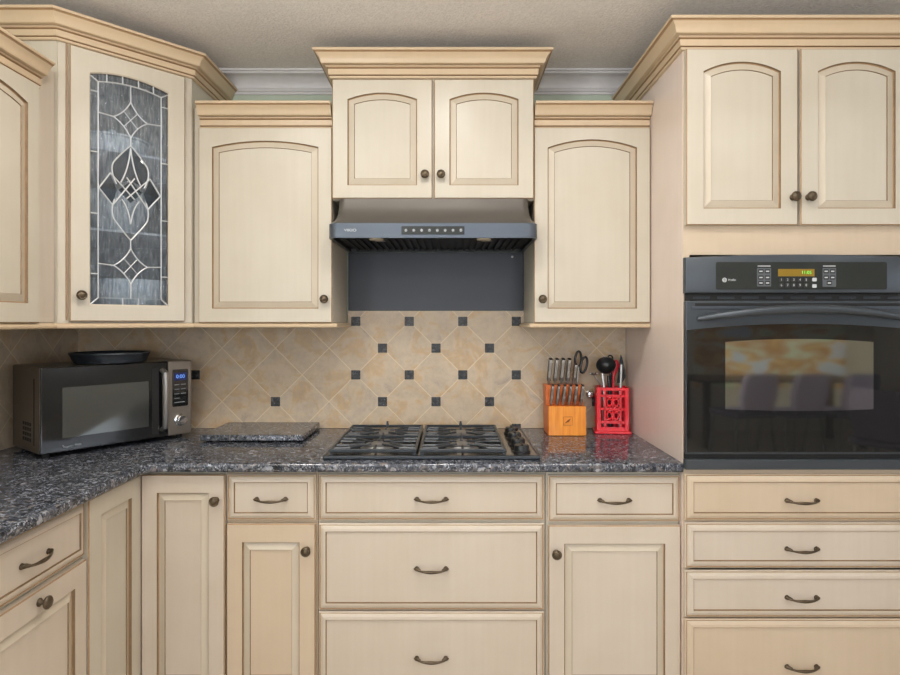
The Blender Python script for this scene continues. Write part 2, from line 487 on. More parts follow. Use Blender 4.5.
# tile backsplash on both walls (black stone insets belong to its pattern)
CT = .915
b = MB()
b.box(-.446, .324, -.012, -.001, 1.372, 1.4285, 0).box(XL + .012, .7675, -.012, -.001, CT + .001, 1.372, 0)
for i, j in [(-3, -1), (-1, -1), (1, -1), (3, -1), (-2, 0), (0, 0), (2, 0), (-3, 1), (-1, 1), (1, 1), (3, 1), (-2, 2), (0, 2), (2, 2), (3, 3), (-6, 2), (-9, 1), (6, 2)]:
    x, z = TX + i * TH, TZ - j * TH
    b.box(x - .020, x + .020, -.0135, -.0121, max(z - .020, CT + .002), z + .020, 1)
o = part('tile_backsplash', b, ['tile', 'inlay'])
tag(o, 'tan diagonal stone tile backsplash with small black square insets behind the cooktop', 'backsplash')
b = MB().box(XL + .001, XL + .012, -1.34, -.001, CT + .001, 1.356, 0)
for j in (2,):
    for y in (-.41,):
        z = TZ - j * TH
    b.box(XL + .0121, XL + .0135, -.41 - 2 * TH - .02, -.41 - 2 * TH + .02, z - .02, z + .02, 1)
o = part('tile_backsplash', b, ['tile_left', 'inlay'])
tag(o, 'narrow strip of tan diagonal wall tile left of the microwave', 'backsplash')

# ------------------------------------------------------------------ crowns and rails
def crown_prof(k=1.0, hgt=.09):
    p = [(0, 0), (.007, 0), (.009, .003), (.009, .008), (.006, .0095), (.012, .0115), (.0135, .014), (.0135, .032), (.010, .0335), (.017, .0365), (.020, .0385), (.020, .041), (.016, .043)]
    m = [0, 0, 0, 1, 1, 0, 0, 1, 1, 0, 0, 1]
    for q in ((.027, .0432), (.0315, .0445), (.0335, .0475), (.0345, .052), (.0365, .058), (.0395, .064), (.0435, .070), (.0485, .0755)):
        p.append(q); m.append(0)
    p += [(.0505, .0785), (.055, .0805), (.057, .084), (.057, .088), (.055, .09), (0, .09)]
    m += [1, 1, 0, 0, 0, 0, 0]
    return [(o * k, h * hgt / .09) for o, h in p], m[:len(p)]
RAILP = [(0, 0), (.015, 0), (.019, .003), (.020, .009), (.016, .014), (.010, .018), (0, .018)]
CM = ['crown', 'glaze_l', 'glaze2']

def crown(parent, path, z0, hgt=.09, k=1.0):
    p, m = crown_prof(k, hgt)
    return part('crown_molding', MB().sweep(path, p, m, z0), CM, parent, 30)
def rail(parent, path, z0=1.358):
    return part('light_rail', MB().sweep(path, RAILP, 0, z0), ['crown'], parent, 30)

def add_door(parent, X, w, h, rise=0, mat='cream', knob=None, **kw):
    d = part('door', door_mb(X, w, h, rise, **kw), dmats(mat), parent)
    if knob: inst('knob', KNOB, d, X @ T((knob[0], -.0205, knob[1])))
    return d
def add_drawer(parent, X, w, h, mat='cream_pale', pull=True):
    d = part('drawer', drawer_mb(X, w, h), dmats(mat), parent)
    if pull: inst('pull_handle', PULL, d, X @ T((w / 2, -.0145, h / 2 - .008)))
    return d

# ---- wall cabinets either side of the hood
ZB, UY = 1.377, -.315
c = thing('wall_cabinet', (-.72, 0, ZB), 'cream wall cabinet with one arched door left of the range hood', 'cabinet')
part('body', MB().box(-.986, -.4508, UY, -.002, ZB, 2.205, 0, .0015, 1), ['cream'], c)
add_door(c, FX(-.9617, UY - .001, 1.377), .5105, .747, .024, knob=(.484, .090), top=.051, rail=.054)
rail(c, [(-.986, UY), (-.4508, UY), (-.4508, -.016)])
crown(c, [(-.960, UY), (-.4525, UY)], 2.122, .092)

c = thing('wall_cabinet', (.54, 0, ZB), 'cream wall cabinet with one arched door right of the range hood', 'cabinet')
part('body', MB().box(.3225, .7665, UY, -.002, ZB, 2.205, 0, .0015, 1), ['cream'], c)
add_door(c, FX(.3215, UY - .001, 1.377), .445, .747, .031, knob=(.030, .090), top=.046, rail=.054)
rail(c, [(.3225, -.016), (.3225, UY), (.7665, UY)])
crown(c, [(.3235, UY), (.7665, UY)], 2.122, .092)

# ---- cabinet over the hood
c = thing('hood_cabinet', (-.062, 0, 1.845), 'short cream two-door cabinet directly above the range hood', 'cabinet')
part('body', MB().box(-.4485, .3205, -.335, -.002, 1.845, 2.388, 0, .0015, 1), ['cream'], c)
for x, kx in ((-.4465, .352), (-.0600, .026)):
    add_door(c, FX(x, -.336, 1.848), .3795 if x < -.1 else .3775, .452, .0245, knob=(kx, .088), top=.051, stile=.058, rail=.050)
crown(c, [(-.4485, -.002), (-.4485, -.336), (.3205, -.336), (.3205, -.002)], 2.308, .095, 1.12)

# ---- corner cabinet with leaded glass
c = thing('corner_cabinet', (-1.3, -.3, ZB), 'tall corner wall cabinet with an arched leaded-glass door above the microwave', 'cabinet')
AL, AR = (-1.300, -.640), (-.990, -.330)
outer = [(XL + .003, -.003), (XL + .003, -.640), AL, AR, (-.990, -.003)]
b = MB()
b.prism(outer, ZB, ZB + .018); b.prism(outer, 2.37, 2.388)
b.box(XL + .003, XL + .015, -.625, -.015, ZB + .018, 2.37); b.box(XL + .003, -1.005, -.015, -.003, ZB + .018, 2.37)
b.prism([(XL + .003, -.640), AL, (-1.300, -.625), (XL + .003, -.625)], ZB + .018, 2.37)
b.prism([AR, (-.990, -.003), (-1.005, -.003), (-1.005, -.330)], ZB + .018, 2.37)
part('body', b, ['cream'], c)
DX = FX(AL[0], AL[1], 0, PI / 4)
DL = math.hypot(.31, .31)
b = MB(DX)
b.box(.002, .062, .001, .02, ZB + .018, 2.37); b.box(DL - .062, DL - .002, .001, .02, ZB + .018, 2.37)
b.box(.062, DL - .062, .001, .02, ZB + .018, ZB + .055); b.box(.062, DL - .062, .001, .02, 2.27, 2.37)
b.box(.0235, .0275, -.004, .0009, ZB + .01, 2.31, 1)  # brown strip stands in for the shadow line beside the door
part('face_frame', b, ['cream', 'glaze_l'], c)
for z in (1.70, 1.985):
    b = MB(); b.prism([(XL + .018, -.018), (XL + .018, -.600), (-1.300, -.598), (-1.010, -.320), (-1.010, -.018)], z, z + .008)
    part('shelf', b, ['trim'], c)
dw, dh, dx0 = .375, .922, .031
GX = DX @ T((dx0, -.001, 1.382))
st, rl, ri = .058, .056, .021
gtop = .866                                              # opening height above the door's foot
d = part('door', frame_door_mb(GX, dw, dh, ri, st, rl, dh - gtop), dmats('cream'), c)
inst('knob', KNOB, d, GX @ T((.030, -.0205, .088)))
b = MB(GX)
gl = lambda y: arch(st + .0035, dw - st - .0035, rl + .0035, gtop - ri - .0005, ri - .001, 0, y)
b.rings([gl(-.010), gl(-.0135)], 0, cap0=True, cap1=True)
part('glass_pane', b, ['glass'], d)
b = MB(GX)
gu = lambda px: dw / 2 + (px - 129) * (dw - 2 * st) / 80
gz = lambda y: rl + (gtop - rl) * (305 - y) / 227
def came(pts, r=.0025):
    b.tube([(gu(x), -.0142, gz(y)) for x, y in pts], r, 6)
def curve(p0, p1, p2, n=8):
    return [((1 - t) ** 2 * p0[0] + 2 * t * (1 - t) * p1[0] + t * t * p2[0], (1 - t) ** 2 * p0[1] + 2 * t * (1 - t) * p1[1] + t * t * p2[1]) for t in [k / n for k in range(n + 1)]]
xa, xb, yb = 97.2, 160.8, 298
def top_y(px, drop=8.5):
    u = (px - 129) / 40
    return 78 + drop + 5.9 * u * u
came([(xa, top_y(xa)), (xa, yb), (xb, yb), (xb, top_y(xb))])
came([(x, top_y(x)) for x in [xa + (xb - xa) * k / 12 for k in range(13)]])
for x in (105.5, 121, 137, 152.5): came([(x, top_y(x)), (x, top_y(x, 1.2))])
came([(xa, top_y(xa)), (90.3, 86)]); came([(xb, top_y(xb)), (167.7, 86)])
came([(xa, yb), (90.3, 304)]); came([(xb, yb), (167.7, 304)])
for x in (121, 137): came([(x, yb), (x, 304)])
for y in (100, 158, 217, 275):
    came([(90.3, y), (xa, y)]); came([(xb, y), (167.7, y)])
for cy, sy in ((120.5, 18), (266, 18)):
    N_, E_, S_, W_ = (129, cy - sy), (146, cy), (129, cy + sy), (112, cy)
    for p, q in ((N_, E_), (E_, S_), (S_, W_), (W_, N_)):
        mid = ((p[0] + q[0]) / 2 + (129 - (p[0] + q[0]) / 2) * .35, (p[1] + q[1]) / 2 + (cy - (p[1] + q[1]) / 2) * .35)
        came(curve(p, mid, q, 6))
    came([(122.6, cy - 7), (135.4, cy + 7)], .0017); came([(122.6, cy + 7), (135.4, cy - 7)], .0017)
    came([(xa, cy - 1), W_]); came([E_, (xb, cy - 1)])
came([(129, top_y(129)), (129, 102.5)]); came([(129, 138.5), (129, 146)]); came([(129, 240), (129, 248)]); came([(129, 284), (129, yb)])
for sg in (-1, 1):
    came(curve((129, 146), (129 + sg * 8, 153), (129 + sg * 17, 165)) + curve((129 + sg * 17, 165), (129 + sg * 21, 173), (129 + sg * 14, 186))[1:])
    came(curve((129, 240), (129 + sg * 8, 232), (129 + sg * 17, 220)) + curve((129 + sg * 17, 220), (129 + sg * 20, 212), (129 + sg * 16, 201))[1:])
    came(curve((129, 148), (129 + sg * 2, 170), (129 + sg * 10, 184)))
    came(curve((129, 224), (129 + sg * 2, 208), (129 + sg * 9, 200)))
    came([(129 + sg * 20, 176), (129 + sg * 31, 192)]); came([(129 + sg * 31, 192), (129 + sg * 18, 207)])
    came([(129 + sg * 20, 176), (129 - sg * 4, 199)]); came([(129 + sg * 4, 178), (129 - sg * 17, 206)])
    came([(129 + sg * 31, 192), (129 + sg * 31, 192.5)])
part('lead_came', b, ['lead'], d)
def bevel_pane(pts):
    b = MB(GX); P = [(gu(x), gz(y)) for x, y in pts]
    b.rings([[(x, -.0137, z) for x, z in P], [(x, -.0143, z) for x, z in P]], 0, cap0=True, cap1=True)
    part('bevel_pane', b, ['bevelglass'], d)
half = lambda sg: curve((129, 147), (129 + sg * 8, 153), (129 + sg * 16.5, 165)) + curve((129 + sg * 16.5, 165), (129 + sg * 20, 173), (129 + sg * 13, 186))[1:]
bevel_pane(half(1) + [(129, 180)] + half(-1)[:0:-1])
bevel_pane([(129, 181), (141, 191.5), (129, 203), (117, 191.5)])
for sg in (-1, 1): bevel_pane([(129 + sg * 20, 177.5), (129 + sg * 29.5, 192), (129 + sg * 18, 205.5), (129 + sg * 13.5, 192)])
rail(c, [(XL + .06, -.640), AL, AR])
crown(c, [(XL + .004, -.6405), (AL[0], -.6405), AR, (-.990, -.003)], 2.311, .087, 1.12)

def dish(name, prof, x, y, z, label, cat):
    o = part(name, MB().lathe(prof, 28, 0, (x, y, z)), ['dish'], None, 40); return tag(o, label, cat)
BOWL = [(.04, 0), (.045, .004), (.085, .05), (.098, .095), (.095, .096), (.082, .052), (.04, .008), (0, .006)]
dish('serving_bowl', [(q * 1.42, h * 1.5) for q, h in BOWL], -1.255, -.375, 1.7085, 'white bowl blurred behind the middle of the leaded glass', 'bowl')
dish('casserole_dish', [(.09, 0), (.115, .006), (.12, .055), (.128, .06), (.128, .065), (.11, .066), (.03, .085), (.012, .09), (.016, .105), (0, .108)], -1.27, -.375, 1.9935, 'white covered dish on the top shelf behind the leaded glass', 'dish')
dish('soup_tureen', [(.07, 0), (.075, .008), (.125, .06), (.135, .12), (.13, .14), (.124, .14), (.12, .06), (.06, .012), (0, .01)], -1.215, -.35, 1.396, 'large white bowl on the bottom shelf behind the leaded glass', 'bowl')

# ---- far left wall cabinet
c = thing('wall_cabinet', (-1.47, -.92, ZB), 'cream wall cabinet on the left wall at the picture edge', 'cabinet')
part('body', MB().box(XL + .002, -1.307, -1.20, -.645, ZB, 2.205, 0, .0015, 1), ['cream_pale'], c)
add_door(c, FX(-1.306, -1.180, 1.377, PI / 2), .436, .745, .03, mat='cream', knob=(.026, .09), top=.044)
rail(c, [(-1.307, -1.20), (-1.307, -.660)])
crown(c, [(-1.307, -1.20), (-1.307, -.725)], 2.118, .084)

# ---- tall oven cabinet
c = thing('oven_cabinet', (1.15, 0, 0), 'tall cream cabinet holding the wall oven, doors above and drawers below', 'cabinet')
TXL, TXR, TY = .769, 1.545, -.642
b = MB()
b.box(TXL, TXL + .018, TY, -.002, .10, 2.36, 1).box(TXR - .018, TXR, TY, -.002, .10, 2.36)
b.box(TXL + .018, TXR - .018, -.02, -.002, .10, 2.36); b.box(TXL + .018, TXR - .018, TY + .02, -.02, 1.615, 1.635); b.box(TXL + .018, TXR - .018, TY + .02, -.02, .885, .897)
b.box(TXL + .018, TXR - .018, TY + .02, -.02, 2.34, 2.36); b.box(TXL + .05, TXR - .05, -.57, -.1, 0, .10); b.box(TXL + .018, TXR - .018, TY + .06, -.02, .10, .118)
part('body', b, ['cream', 'cream_pink'], c)
b = MB()
b.box(TXL + .001, TXL + .022, TY - .003, TY - .0002, .10, 2.36); b.box(TXR - .022, TXR, TY - .003, TY - .0002, .10, 2.36)
b.box(TXL + .022, TXR - .022, TY - .003, TY + .0195, 1.602, 1.72); b.box(TXL + .022, TXR - .022, TY - .003, TY + .0195, .72, .8965)
b.box(TXL + .022, TXR - .022, TY - .003, TY + .0195, 2.24, 2.36); b.box(TXL + .022, TXR - .022, TY - .003, TY + .0195, .10, .13)
b.box(1.139, 1.145, TY - .003, TY + .0195, 1.72, 2.24)
part('face_frame', b, ['cream_warm'], c)
fy = TY - .0035
add_door(c, FX(.7725, fy, 1.697), .365, .577, .031, knob=(.347, .090), top=.043, stile=.056, rail=.054)
add_door(c, FX(1.1465, fy, 1.697), .366, .577, .031, knob=(.024, .090), top=.043, stile=.056, rail=.054)
for z0, z1, m in ((.730, .8815, 'cream_warm'), (.573, .722, 'cream_pale'), (.4115, .565, 'cream_pale'), (.118, .406, 'cream_warm')):
    dr = add_drawer(c, FX(.7715, fy, z0), .766, z1 - z0, m, pull=False)
    inst('pull_handle', PULL, dr, FX(.7715, fy, z0) @ T((.380, -.0145, (z1 - z0) / 2 - .013)))
crown(c, [(TXL, -.003), (TXL, TY - .003), (TXR, TY - .003), (TXR, -.003)], 2.275, .09, 1.06)

# ------------------------------------------------------------------ base cabinets
BY = -.612; ZT = .8825
def base_body(c, x0, x1, mat='cream'):
    b = MB(); b.box(x0, x1, BY, -.002, .10, ZT, 0, .001, 1); b.box(x0 + .005, x1 - .005, -.53, -.1, 0, .10)
    part('body', b, [mat], c)
c = thing('base_cabinet', (-.595, 0, 0), 'narrow cream base cabinet, one drawer over a warm-toned door, left of the wide drawers', 'cabinet')
base_body(c, -.746, -.4425, 'cream_warm')
add_drawer(c, FX(-.7430, BY - .001, .7195), .295, .152)
add_door(c, FX(-.7430, BY - .001, .118), .295, .590, mat='cream_warm', knob=(.268, .506))
c = thing('base_cabinet', (-.06, 0, 0), 'wide cream base cabinet of three drawers under the cooktop', 'cabinet')
base_body(c, -.4405, .3185)
for z0, z1 in ((.7195, .8715), (.420, .708), (.118, .4145)): add_drawer(c, FX(-.4380, BY - .001, z0), .752, z1 - z0)
c = thing('base_cabinet', (.54, 0, 0), 'cream base cabinet, one drawer over a door, beside the oven cabinet', 'cabinet')
base_body(c, .3205, .7675)
add_drawer(c, FX(.3275, BY - .001, .7145), .4395, .1545)
add_door(c, FX(.3275, BY - .001, .118), .4395, .585, mat='cream_pale', knob=(.024, .496))
c = thing('corner_base_cabinet', (-1.2, -.4, 0), 'cream corner base cabinet with two narrow doors meeting at the inside corner', 'cabinet')
b = MB(); b.prism([(XL + .002, -.002), (XL + .002, -.917), (-1.05, -.917), (-1.05, BY), (-.748, BY), (-.748, -.002)], .10, ZT)
b.box(XL + .01, -1.12, -.9, -.1, 0, .10).box(-1.12, -.76, -.53, -.1, 0, .10)
part('body', b, ['cream'], c)
add_door(c, FX(-1.0265, BY - .001, .118), .277, .754, mat='cream_pale', knob=(.250, .671))
add_door(c, FX(-1.049, -.914, .118, PI / 2), .288, .754, mat='cream', stile=.06)
c = thing('base_cabinet', (-1.35, -1.13, 0), 'cream base cabinet with drawer and pull-out door at the left edge', 'cabinet')
b = MB(); b.box(XL + .002, -1.05, -1.337, -.919, .10, ZT, 0, .001, 1); b.box(XL + .01, -1.12, -1.33, -.925, 0, .10)
part('body', b, ['cream'], c)
add_drawer(c, FX(-1.049, -1.332, .7195, PI / 2), .408, .152)
add_door(c, FX(-1.049, -1.332, .118, PI / 2), .408, .590, mat='cream_pale', knob=(.212, .560))

# ---- countertop
cx, cyy, r0 = -.995, -.655, .035
poly = [(XL + .002, -.0025), (XL + .002, -1.345), (cx, -1.345)]
for k in range(7):
    a = PI / 2 * k / 6
    poly.append((cx + r0 - r0 * math.cos(a), cyy - r0 + r0 * math.sin(a)))
poly += [(.7675, cyy), (.7675, -.0025)]
b = MB(); b.prism(poly, .884, CT - .0002)
bmesh.ops.recalc_face_normals(b.bm, faces=b.bm.faces)
es = [e for e in b.bm.edges if abs(e.verts[0].co.z - e.verts[1].co.z) < 1e-5 and not all(abs(v.co.x - XL - .002) < 1e-4 or abs(v.co.y + .0025) < 1e-4 or abs(v.co.x - .7675) < 1e-4 for v in e.verts)]
bmesh.ops.bevel(b.bm, geom=es, offset=.009, segments=4, profile=.5, affect='EDGES')
o = part('countertop', b, ['granite'], None, 40)
tag(o, 'dark speckled granite countertop running round the corner under the backsplash', 'countertop')

# ---- granite board
b = MB(); b.prism([(-.964, -.318), (-.566, -.318), (-.566, -.024), (-.964, -.024)], .921, .945)
bmesh.ops.recalc_face_normals(b.bm, faces=b.bm.faces)
bmesh.ops.bevel(b.bm, geom=list(b.bm.edges), offset=.004, segments=2, profile=.5, affect='EDGES')
t = thing('granite_board', (-.765, -.17, .915), 'loose rectangular granite board lying on the counter left of the cooktop', 'cutting board')
part('board', b, ['granite2'], t)
for x in (-.92, -.61):
    for y in (-.28, -.06): part('foot', MB().lathe([(.012, .0003), (.012, .006)], 12, 0, (x, y, .915)), ['black'], t)

# ------------------------------------------------------------------ cooktop
KX0, KX1, KY0, KY1, KZ = -.431, .307, -.605, -.085, .916
t = thing('gas_cooktop', (-.062, -.345, KZ), 'black gas cooktop with iron grates set in the granite', 'cooktop')
b = MB(); b.box(KX0, KX1, KY0, KY1, KZ, KZ + .009, 0, .004, 2)
b.box(KX0 + .012, KX1 - .012, KY0 + .014, KY1 - .012, KZ + .009, KZ + .0105, 1)
b.box(KX0 + .002, KX1 - .002, KY0 - .002, KY0 + .012, KZ, KZ + .013, 0, .004, 2)
part('cooktop_tray', b, ['iron', 'cooktop'], t)
gz0, gzt = KZ + .0105, KZ + .032
grates = ((-.412, -.113), (-.104, .192))
for gx0, gx1 in grates:
    b = MB(); gm = (gx0 + gx1) / 2; gy0, gy1 = -.590, -.105
    hh = .0075
    def bar(pts, r=.0058): b.tube(pts, r, 4, 0)
    z = gzt - .008
    fw, fh = .009, .012
    b.box(gx0, gx1, gy0, gy0 + fw, gzt - fh, gzt, 0, .002, 1); b.box(gx0, gx1, gy1 - fw, gy1, gzt - fh, gzt, 0, .002, 1)
    b.box(gx0, gx0 + fw, gy0 + fw, gy1 - fw, gzt - fh, gzt, 0, .002, 1); b.box(gx1 - fw, gx1, gy0 + fw, gy1 - fw, gzt - fh, gzt, 0, .002, 1)
    for yc in (-.455, -.225):
        for sx in (-1, 1):
            xe = gx0 + .006 if sx < 0 else gx1 - .006
            for sy in (-1, 1):
                # flat finger from the side rail, pinched towards the burner
                b.tube([(xe, yc + sy * .083, z), (gm + sx * .088, yc + sy * .078, z), (gm + sx * .048, yc + sy * .040, z + .002), (gm + sx * .020, yc + sy * .026, z + .003)], [.0075, .0075, .0055, .0045], 6, flat=.8)
                b.tube([(xe, yc + sy * .036, z), (gm + sx * .095, yc + sy * .034, z), (gm + sx * .046, yc + sy * .012, z + .002)], [.006, .006, .0045], 6, flat=.8)
        b.tube([(gm, yc - .105, z), (gm, yc - .045, z + .002)], [.0055, .0045], 6); b.tube([(gm, yc + .045, z + .002), (gm, yc + .105, z)], [.0045, .0055], 6)
    b.box(gx0 + fw, gx1 - fw, -.345, -.335, gzt - fh, gzt, 0, .002, 1)
    b.tube([(gm, gy1 - .006, gzt - .004), (gm, gy1 - .006, gzt + .016)], [.0065, .004], 6)
    for x in (gx0 + .008, gx1 - .008):
        for y in (gy0 + .008, gy1 - .008, -.34): b.box(x - .006, x + .006, y - .006, y + .006, gz0 + .0005, gzt - .006)
    part('grate', b, ['iron'], t)
    for yy in (-.455, -.225):
        bb = MB(); bb.lathe([(.062, 0), (.062, .002), (.050, .005), (.048, .009), (.030, .010), (0, .010)], 24, 0, (gm, yy, gz0 + .0003))
        bn = part('burner', bb, ['alum'], t, 40)
        part('burner_cap', MB().lathe([(.042, .0102), (.043, .012), (.040, .0140), (0, .0148)], 24, 0, (gm, yy, gz0)), ['alum'], bn, 40)
for k in range(4):
    y = -.535 + k * .115
    b = MB(); b.lathe([(.031, 0), (.031, .004), (.027, .007), (.026, .020), (.024, .0255), (0, .026)], 24, 0, (.250, y, gz0 + .0003))
    b.box(.246, .254, y - .024, y + .024, gz0 + .026, gz0 + .032, 0, .002, 1)
    part('control_knob', b, ['black'], t, 40)

# ------------------------------------------------------------------ range hood and panel
HX = -.062
t = thing('range_hood', (HX, -.2, 1.686), 'blue-grey steel range hood under the short centre cabinet', 'range hood')
def hoop(w, y, r, z, inset=0):
    w -= inset; y += inset; r = max(.004, r - inset); bk = -.004 - inset
    p = [(HX - w, bk, z)]
    for k in range(9):
        a = PI / 2 * k / 8; p.append((HX - w + r - r * math.cos(a), y + r - r * math.sin(a), z))
    for k in range(9):
        a = PI / 2 * k / 8; p.append((HX + w - r + r * math.sin(a), y + r - r * math.cos(a), z))
    p.append((HX + w, bk, z)); return p
b = MB()
lv = [(.383, -.450, .035, 1.686, .014), (.383, -.450, .035, 1.686, 0), (.383, -.450, .035, 1.7385, 0), (.379, -.445, .035, 1.742, 0), (.368, -.421, .035, 1.757, 0), (.3615, -.396, .033, 1.780, 0), (.359, -.380, .03, 1.81, 0), (.358, -.376, .03, 1.8435, 0)]
b.rings([hoop(.383, -.450, .035, 1.700, .014)] + [hoop(*l) for l in lv], [1, 0, 0, 0, 2, 2, 2, 2], cap0=True, cap1=True)
part('hood_shell', b, ['hoodsteel', 'black', 'hoodtop'], t, 25)
for x0, x1 in ((-.410, -.066), (-.058, .286)):
    b = MB()
    for k in range(13):
        x = x0 + (x1 - x0) * (k + .5) / 13
        b.box(x - .008, x + .006, -.395, -.03, 1.690, 1.697, 0, .001, 1)
    b.box(x0, x1, -.405, -.395, 1.689, 1.698); b.box(x0, x1, -.03, -.02, 1.689, 1.698)
    f = part('baffle_filter', b, ['black'], t)
    xl = x0 + .145 if x0 < -.2 else x1 - .145
    part('lamp_glint', MB().box(xl - .02, xl + .02, -.355, -.335, 1.6865, 1.6892, 0, .001, 1), ['steel'], f)  # silver box stands in for the hood lamp's reflection
for x in (-.272, .125):
    part('hood_lamp', MB().lathe([(.026, 0), (.026, .004)], 24, 0, (x, -.4085, 1.6835)), ['hoodlamp'], t)
b = MB(); b.box(-.176, .052, -.4522, -.4502, 1.6975, 1.7275, 0, .0008, 1)
cpnl = part('control_panel', b, ['panelglass'], t)
for k, ch in enumerate(['I', '+', '8', '*', 'o', 'o', '=', 'T']):
    x = -.160 + k * .0285
    b = MB(); b.lathe([(.0055, 0), (.0055, .0006)], 14, 0, (x, -.4523, 1.7125), '-y')
    bt = part('button', b, ['greyprint'], cpnl)
    text('symbol', ch, .013, 'white', bt, T((x, -.4533, 1.7125)))
text('logo', 'VIKIO', .014, 'white', t, T((-.362, -.4505, 1.7130)), sx=1.25)
b = MB(); b.box(-.4445, .3215, -.012, -.001, 1.4295, 1.684, 0, .0008, 1)
for x in (.272,): b.lathe([(.005, 0), (.005, .002), (0, .003)], 10, 1, (x, -.012, 1.665), '-y')
o = part('back_panel', b, ['backsteel', 'steel'])
tag(o, 'dark slate metal panel on the wall between hood and tiles', 'wall panel')

# ------------------------------------------------------------------ wall oven
OX0, OX1, OYB, OY = .769, 1.535, TY - .0035, -.668
OM = (OX0 + OX1) / 2
t = thing('wall_oven', (OM, -.4, .9), 'black built-in wall oven set in the tall cream cabinet', 'oven')
part('oven_box', MB().box(.792, 1.516, TY + .0205, -.05, .905, 1.59), ['black'], t)
def xarc(x, rise): u = (x - OM) / ((OX1 - OX0) / 2); return rise * (1 - u * u)
xs = [OX0 + (OX1 - OX0) * k / 24 for k in range(25)]
b = MB(); b.prism_y([(OX1, 1.4745), (OX0, 1.4745)] + [(x, 1.591 + xarc(x, .010)) for x in xs], OYB, OY)
bmesh.ops.recalc_face_normals(b.bm, faces=b.bm.faces)
bmesh.ops.bevel(b.bm, geom=[e for e in b.bm.edges if all(abs(v.co.y - OY) < 1e-5 for v in e.verts)], offset=.004, segments=2, profile=.5, affect='EDGES')
cp_ = part('control_fascia', b, ['slate'], t, 30)
def rrect(x0, x1, z0, z1, r, y, n=5):
    p = []
    for cx_, cz_, a0 in ((x1 - r, z0 + r, -PI / 2), (x1 - r, z1 - r, 0), (x0 + r, z1 - r, PI / 2), (x0 + r, z0 + r, PI)):
        for k in range(n + 1):
            a = a0 + PI / 2 * k / n; p.append((cx_ + r * math.cos(a), y, cz_ + r * math.sin(a)))
    return p
def plate(name, x0, x1, z0, z1, r, ya, yb, mat, parent):
    b = MB(); b.rings([rrect(x0, x1, z0, z1, r, ya), rrect(x0, x1, z0, z1, r, yb)], 0, cap0=True, cap1=True)
    return part(name, b, [mat], parent)
os = 595 / (2.61 + OY - .001)
opx = lambda px: (px - 450) / os
opz = lambda y: CZ + (322 - y) / os
gp = plate('touch_panel', opx(716), opx(887), opz(289.5), opz(262), .006, OY - .0001, OY - .0012, 'panelglass', cp_)
yl = OY - .0014
plate('display', opx(778), opx(814.5), opz(276.3), opz(269), .001, OY - .0013, yl, 'amber', gp)
text('clock_digits', '11:05', .0155, 'greenled', gp, T((opx(806.3), yl - .0006, opz(272.6))))
b = MB(); b.tube([(opx(724.5) + .0062 * math.cos(a), yl, opz(280) + .0062 * math.sin(a)) for a in [2 * PI * k / 18 for k in range(18)]], .0012, 6, closed=True)
for k in range(3): b.tube([(opx(724.5) - .0035 + .003 * k, yl, opz(280) - .003), (opx(724.5) - .0025 + .003 * k, yl, opz(280) + .003)], .0008, 5)
part('emblem', b, ['white'], gp)
text('logo', 'Profile', .0095, 'white', gp, T((opx(732), yl, opz(280))))
def keypad(x0, x1, y0, y1, keys, title):
    k = plate('keypad', opx(x0), opx(x1), opz(y1), opz(y0), .002, OY - .0013, OY - .0014, 'panelgrey', gp)
    for kx, ky in keys:
        kk = plate('key', opx(kx - 2.6), opx(kx + 2.6), opz(ky + 2.1), opz(ky - 2.1), .002, OY - .0015, OY - .0019, 'black', k)
        part('key_mark', MB().box(opx(kx - 1.6), opx(kx + 1.6), OY - .0023, OY - .002, opz(ky + .6), opz(ky - .6)), ['white'], kk)
    part('key_title', MB().box(opx(x0 + .5), opx(x1 - .5), OY - .0016, OY - .0013, opz(y0 - 2.4), opz(y0 - 1.5)), ['white'], gp)
keypad(757, 771, 268, 286.5, [(760.8, 271.3), (767.4, 271.3), (760.8, 277.5), (767.4, 277.5), (760.8, 283), (767.4, 283)], '')
keypad(822.5, 836, 268, 286.8, [(826, 271.3), (832.5, 271.3), (826, 277.5), (832.5, 277.5), (829.2, 283)], '')
for k, dgt in enumerate('1234567890'):
    kx = 781.3 + (k % 5) * 6.2; ky = 279.8 if k < 5 else 285.2
    q = plate('number_key', opx(kx - 2.3), opx(kx + 2.3), opz(ky + 2.2), opz(ky - 2.2), .004, OY - .0013, OY - .0017, 'black', gp)
    text('digit', dgt, .011, 'white', q, T((opx(kx), OY - .002, opz(ky))))
for ky in (279.6, 286):
    plate('key', opx(812.2), opx(816.6), opz(ky + 1.8), opz(ky - 1.8), .003, OY - .0013, OY - .0017, 'white', gp)
# vent gap
b = MB(); b.box(OX0 + .004, OX1 - .004, OYB, OY + .014, 1.450, 1.474)
for k in range(9): b.box(OX0 + .03 + k * .08, OX0 + .085 + k * .08, OY + .0125, OY + .0138, 1.456, 1.464, 1)
part('vent_slot', b, ['socket', 'iron'], t)
